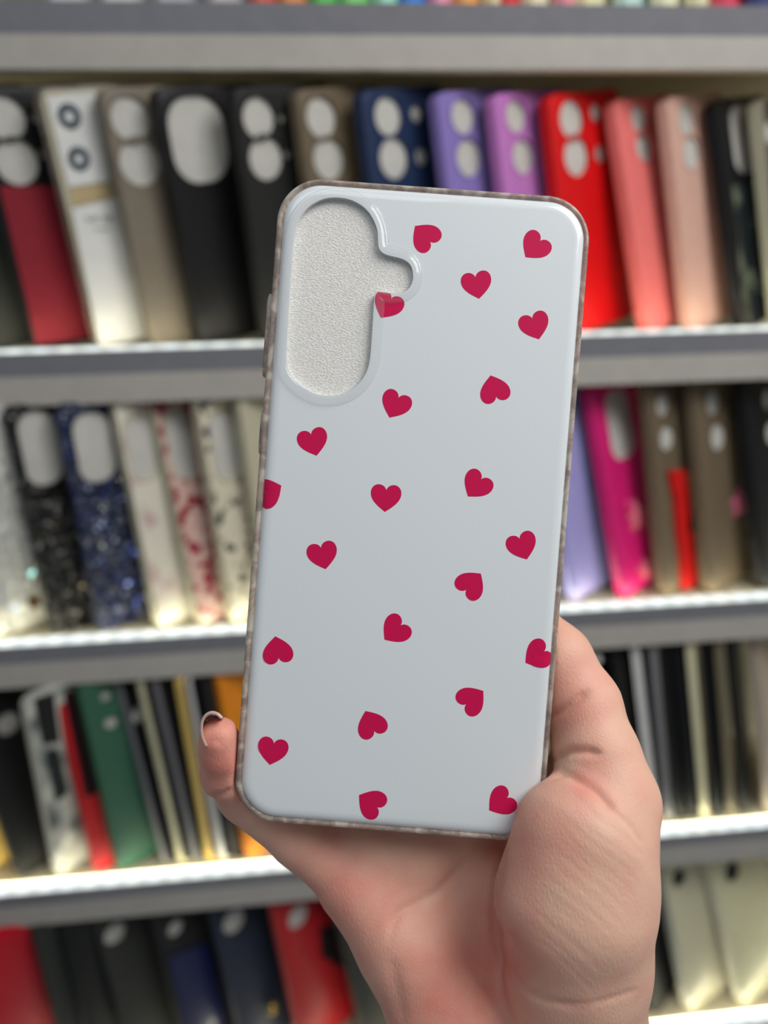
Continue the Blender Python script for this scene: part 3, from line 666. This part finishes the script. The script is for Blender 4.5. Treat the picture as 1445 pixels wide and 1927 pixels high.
def cat2(p):
    p = [np.array(x, float) for x in p]; p = [2*p[0]-p[1]]+p+[2*p[-1]-p[-2]]; o = []
    for i in range(1, len(p)-2):
        for j in range(6):
            t = j/6; o.append(.5*((2*p[i])+(p[i+1]-p[i-1])*t+(2*p[i-1]-5*p[i]+4*p[i+1]-p[i+2])*t*t+(3*p[i]-p[i-1]-3*p[i+1]+p[i+2])*t**3))
    return o+[p[-2]]
crease([(1030, 1352), (1068, 1330), (1110, 1298)], 1.1, 7)
crease([(1040, 1432), (1066, 1416), (1100, 1414), (1132, 1418)], 1.4, 8)
crease([(1038, 1466), (1062, 1456), (1092, 1470), (1120, 1488), (1142, 1512), (1160, 1530)], 1.2, 8)
crease([(1160, 1530), (1190, 1560), (1208, 1590)], .4, 6)
crease([(896, 1602), (860, 1640), (825, 1676), (780, 1702), (748, 1722), (732, 1770)], .7, 9)
crease([(950, 1600), (936, 1660), (930, 1705), (940, 1750), (970, 1770)], .8, 9)
crease([(925, 1710), (932, 1770), (965, 1835), (1010, 1878), (1060, 1890), (1110, 1888)], .6, 7)
crease([(1110, 1888), (1150, 1880), (1200, 1862)], .3, 6)
crease([(960, 1895), (1010, 1868), (1080, 1900), (1160, 1878)], .15, 5)
crease([(735, 1800), (745, 1860), (760, 1927)], .5, 14)
crease([(398, 1500), (420, 1497), (440, 1486)], .9, 7)
crease([(470, 1568), (492, 1552), (506, 1540)], .4, 7)
crease([(386, 1402), (404, 1392), (420, 1404)], .3, 6)
random.seed(9)
for i in range(13):
    x0 = 985+i*8.3+random.uniform(-5, 5); y0 = 1750-i*21+random.uniform(-8, 8)
    crease([(x0, y0), (x0+50, y0+38+i), (x0+100, y0+84), (x0+140, y0+128)], .12, 2.8)
disp[:] += .15*np.sin(V[:, 0]*.31+1)*np.sin(V[:, 1]*.27)
V = V+Nv*disp[:, None]
red = np.zeros(len(V))
for px, py, s, a in [(850, 1880, 100, .7), (1095, 1472, 30, .45), (1070, 1330, 40, .5), (640, 1690, 70, .6), (410, 1370, 40, .6), (410, 1450, 40, .8), (990, 1600, 60, .4), (1130, 1210, 60, .2), (960, 1780, 50, .5)]:
    red += a*np.exp(-((PX-px)**2+(PY-py)**2)/(2*s*s))
pale = np.exp(-((PX-1062)**2+(PY-1440)**2)/(2*14*14))+.5*np.exp(-((PX-1100)**2+(PY-1720)**2)/(2*70*70))
VW = np.array([list(RT), list(UP), list(FW)])
Wv = V @ VW*.001+np.array(CAM)
skin, nt, b = nodemat('skin'); N, L = nt.nodes, nt.links
at_ = N.new('ShaderNodeAttribute'); at_.attribute_name = 'flush'
tc = N.new('ShaderNodeTexCoord'); n1 = N.new('ShaderNodeTexNoise'); n1.inputs['Scale'].default_value = 130; n1.inputs['Detail'].default_value = 4; L.new(tc.outputs['Object'], n1.inputs['Vector'])
ad = N.new('ShaderNodeMath'); ad.operation = 'MULTIPLY_ADD'; ad.inputs[1].default_value = .9; L.new(n1.outputs['Fac'], ad.inputs[0]); ad2 = N.new('ShaderNodeMath'); ad2.operation = 'SUBTRACT'; ad2.inputs[1].default_value = .3
L.new(at_.outputs['Fac'], ad.inputs[2]); L.new(ad.outputs[0], ad2.inputs[0])
rp = N.new('ShaderNodeValToRGB'); e = rp.color_ramp.elements; e[0].position = 0; e[0].color = lin((229, 184, 160)); e[1].position = 1; e[1].color = lin((222, 142, 126))
x_ = e.new(.35); x_.color = lin((227, 170, 150))
L.new(ad2.outputs[0], rp.inputs[0]); L.new(rp.outputs[0], b.inputs['Base Color'])
b.inputs['Roughness'].default_value = .52; b.inputs['Subsurface Weight'].default_value = .25; b.inputs['Subsurface Radius'].default_value = (1, .35, .2); b.inputs['Subsurface Scale'].default_value = .0022
b.inputs['Specular IOR Level'].default_value = .35
n2 = N.new('ShaderNodeTexVoronoi'); n2.inputs['Scale'].default_value = 1100; n2.feature = 'DISTANCE_TO_EDGE'
mp = N.new('ShaderNodeMapping'); mp.inputs['Rotation'].default_value = (0, .7, 0); mp.inputs['Scale'].default_value = (1, 1, .45)
L.new(tc.outputs['Object'], mp.inputs[0]); L.new(mp.outputs[0], n2.inputs['Vector'])
bp = N.new('ShaderNodeBump'); bp.inputs['Strength'].default_value = .4; bp.inputs['Distance'].default_value = .0003; L.new(n2.outputs['Distance'], bp.inputs['Height'])
L.new(bp.outputs[0], b.inputs['Normal'])
me = bpy.data.meshes.new('hand'); me.vertices.add(len(Wv)); me.vertices.foreach_set('co', Wv.ravel())
me.loops.add(F.size); me.loops.foreach_set('vertex_index', F.ravel().astype(np.int32)); me.polygons.add(len(F))
me.polygons.foreach_set('loop_start', np.arange(0, F.size, 4, dtype=np.int32)); me.update(calc_edges=True); me.validate()
me.polygons.foreach_set('use_smooth', [True]*len(me.polygons))
at = me.attributes.new('flush', 'FLOAT', 'POINT'); at.data.foreach_set('value', (red-pale*.6).astype(np.float32))
me.materials.append(skin)
hand = bpy.data.objects.new('hand', me); COL.objects.link(hand)
tag(hand, 'right hand gripping the white heart case from below, thumb at its right edge', 'hand')
# fingernail of the little finger
nailM, nt, b = nodemat('fingernail'); b.inputs['Base Color'].default_value = lin((226, 186, 176)); b.inputs['Roughness'].default_value = .18; b.inputs['Coat Weight'].default_value = .6
b.inputs['Transmission Weight'].default_value = .25
arc = cat2([(386, 1406), (378, 1385), (377, 1362), (384, 1346), (397, 1339), (410, 1342), (419, 1350)])
cen = np.array((408., 1382.)); vs = []; ns = len(arc)
for dd, sc_, sh_ in ((190.8, 1.0, (0, 0)), (193.5, 1.03, (1, 0)), (197, 1.02, (3, 4)), (201, .98, (6, 10)), (204, .9, (9, 18))):
    for p in arc:
        w_ = cen+(p-cen)*sc_+np.array(sh_); vs.append(C2W(*q(w_[0], w_[1], dd)))
fs = [(r*ns+i, r*ns+i+1, (r+1)*ns+i+1, (r+1)*ns+i) for r in range(4) for i in range(ns-1)]
nail = make('fingernail', vs, fs, nailM, hand); sm = nail.modifiers.new('s', 'SOLIDIFY'); sm.thickness = .0007; sm.offset = -1
nail['label'] = 'glossy pale pink nail on the little finger'
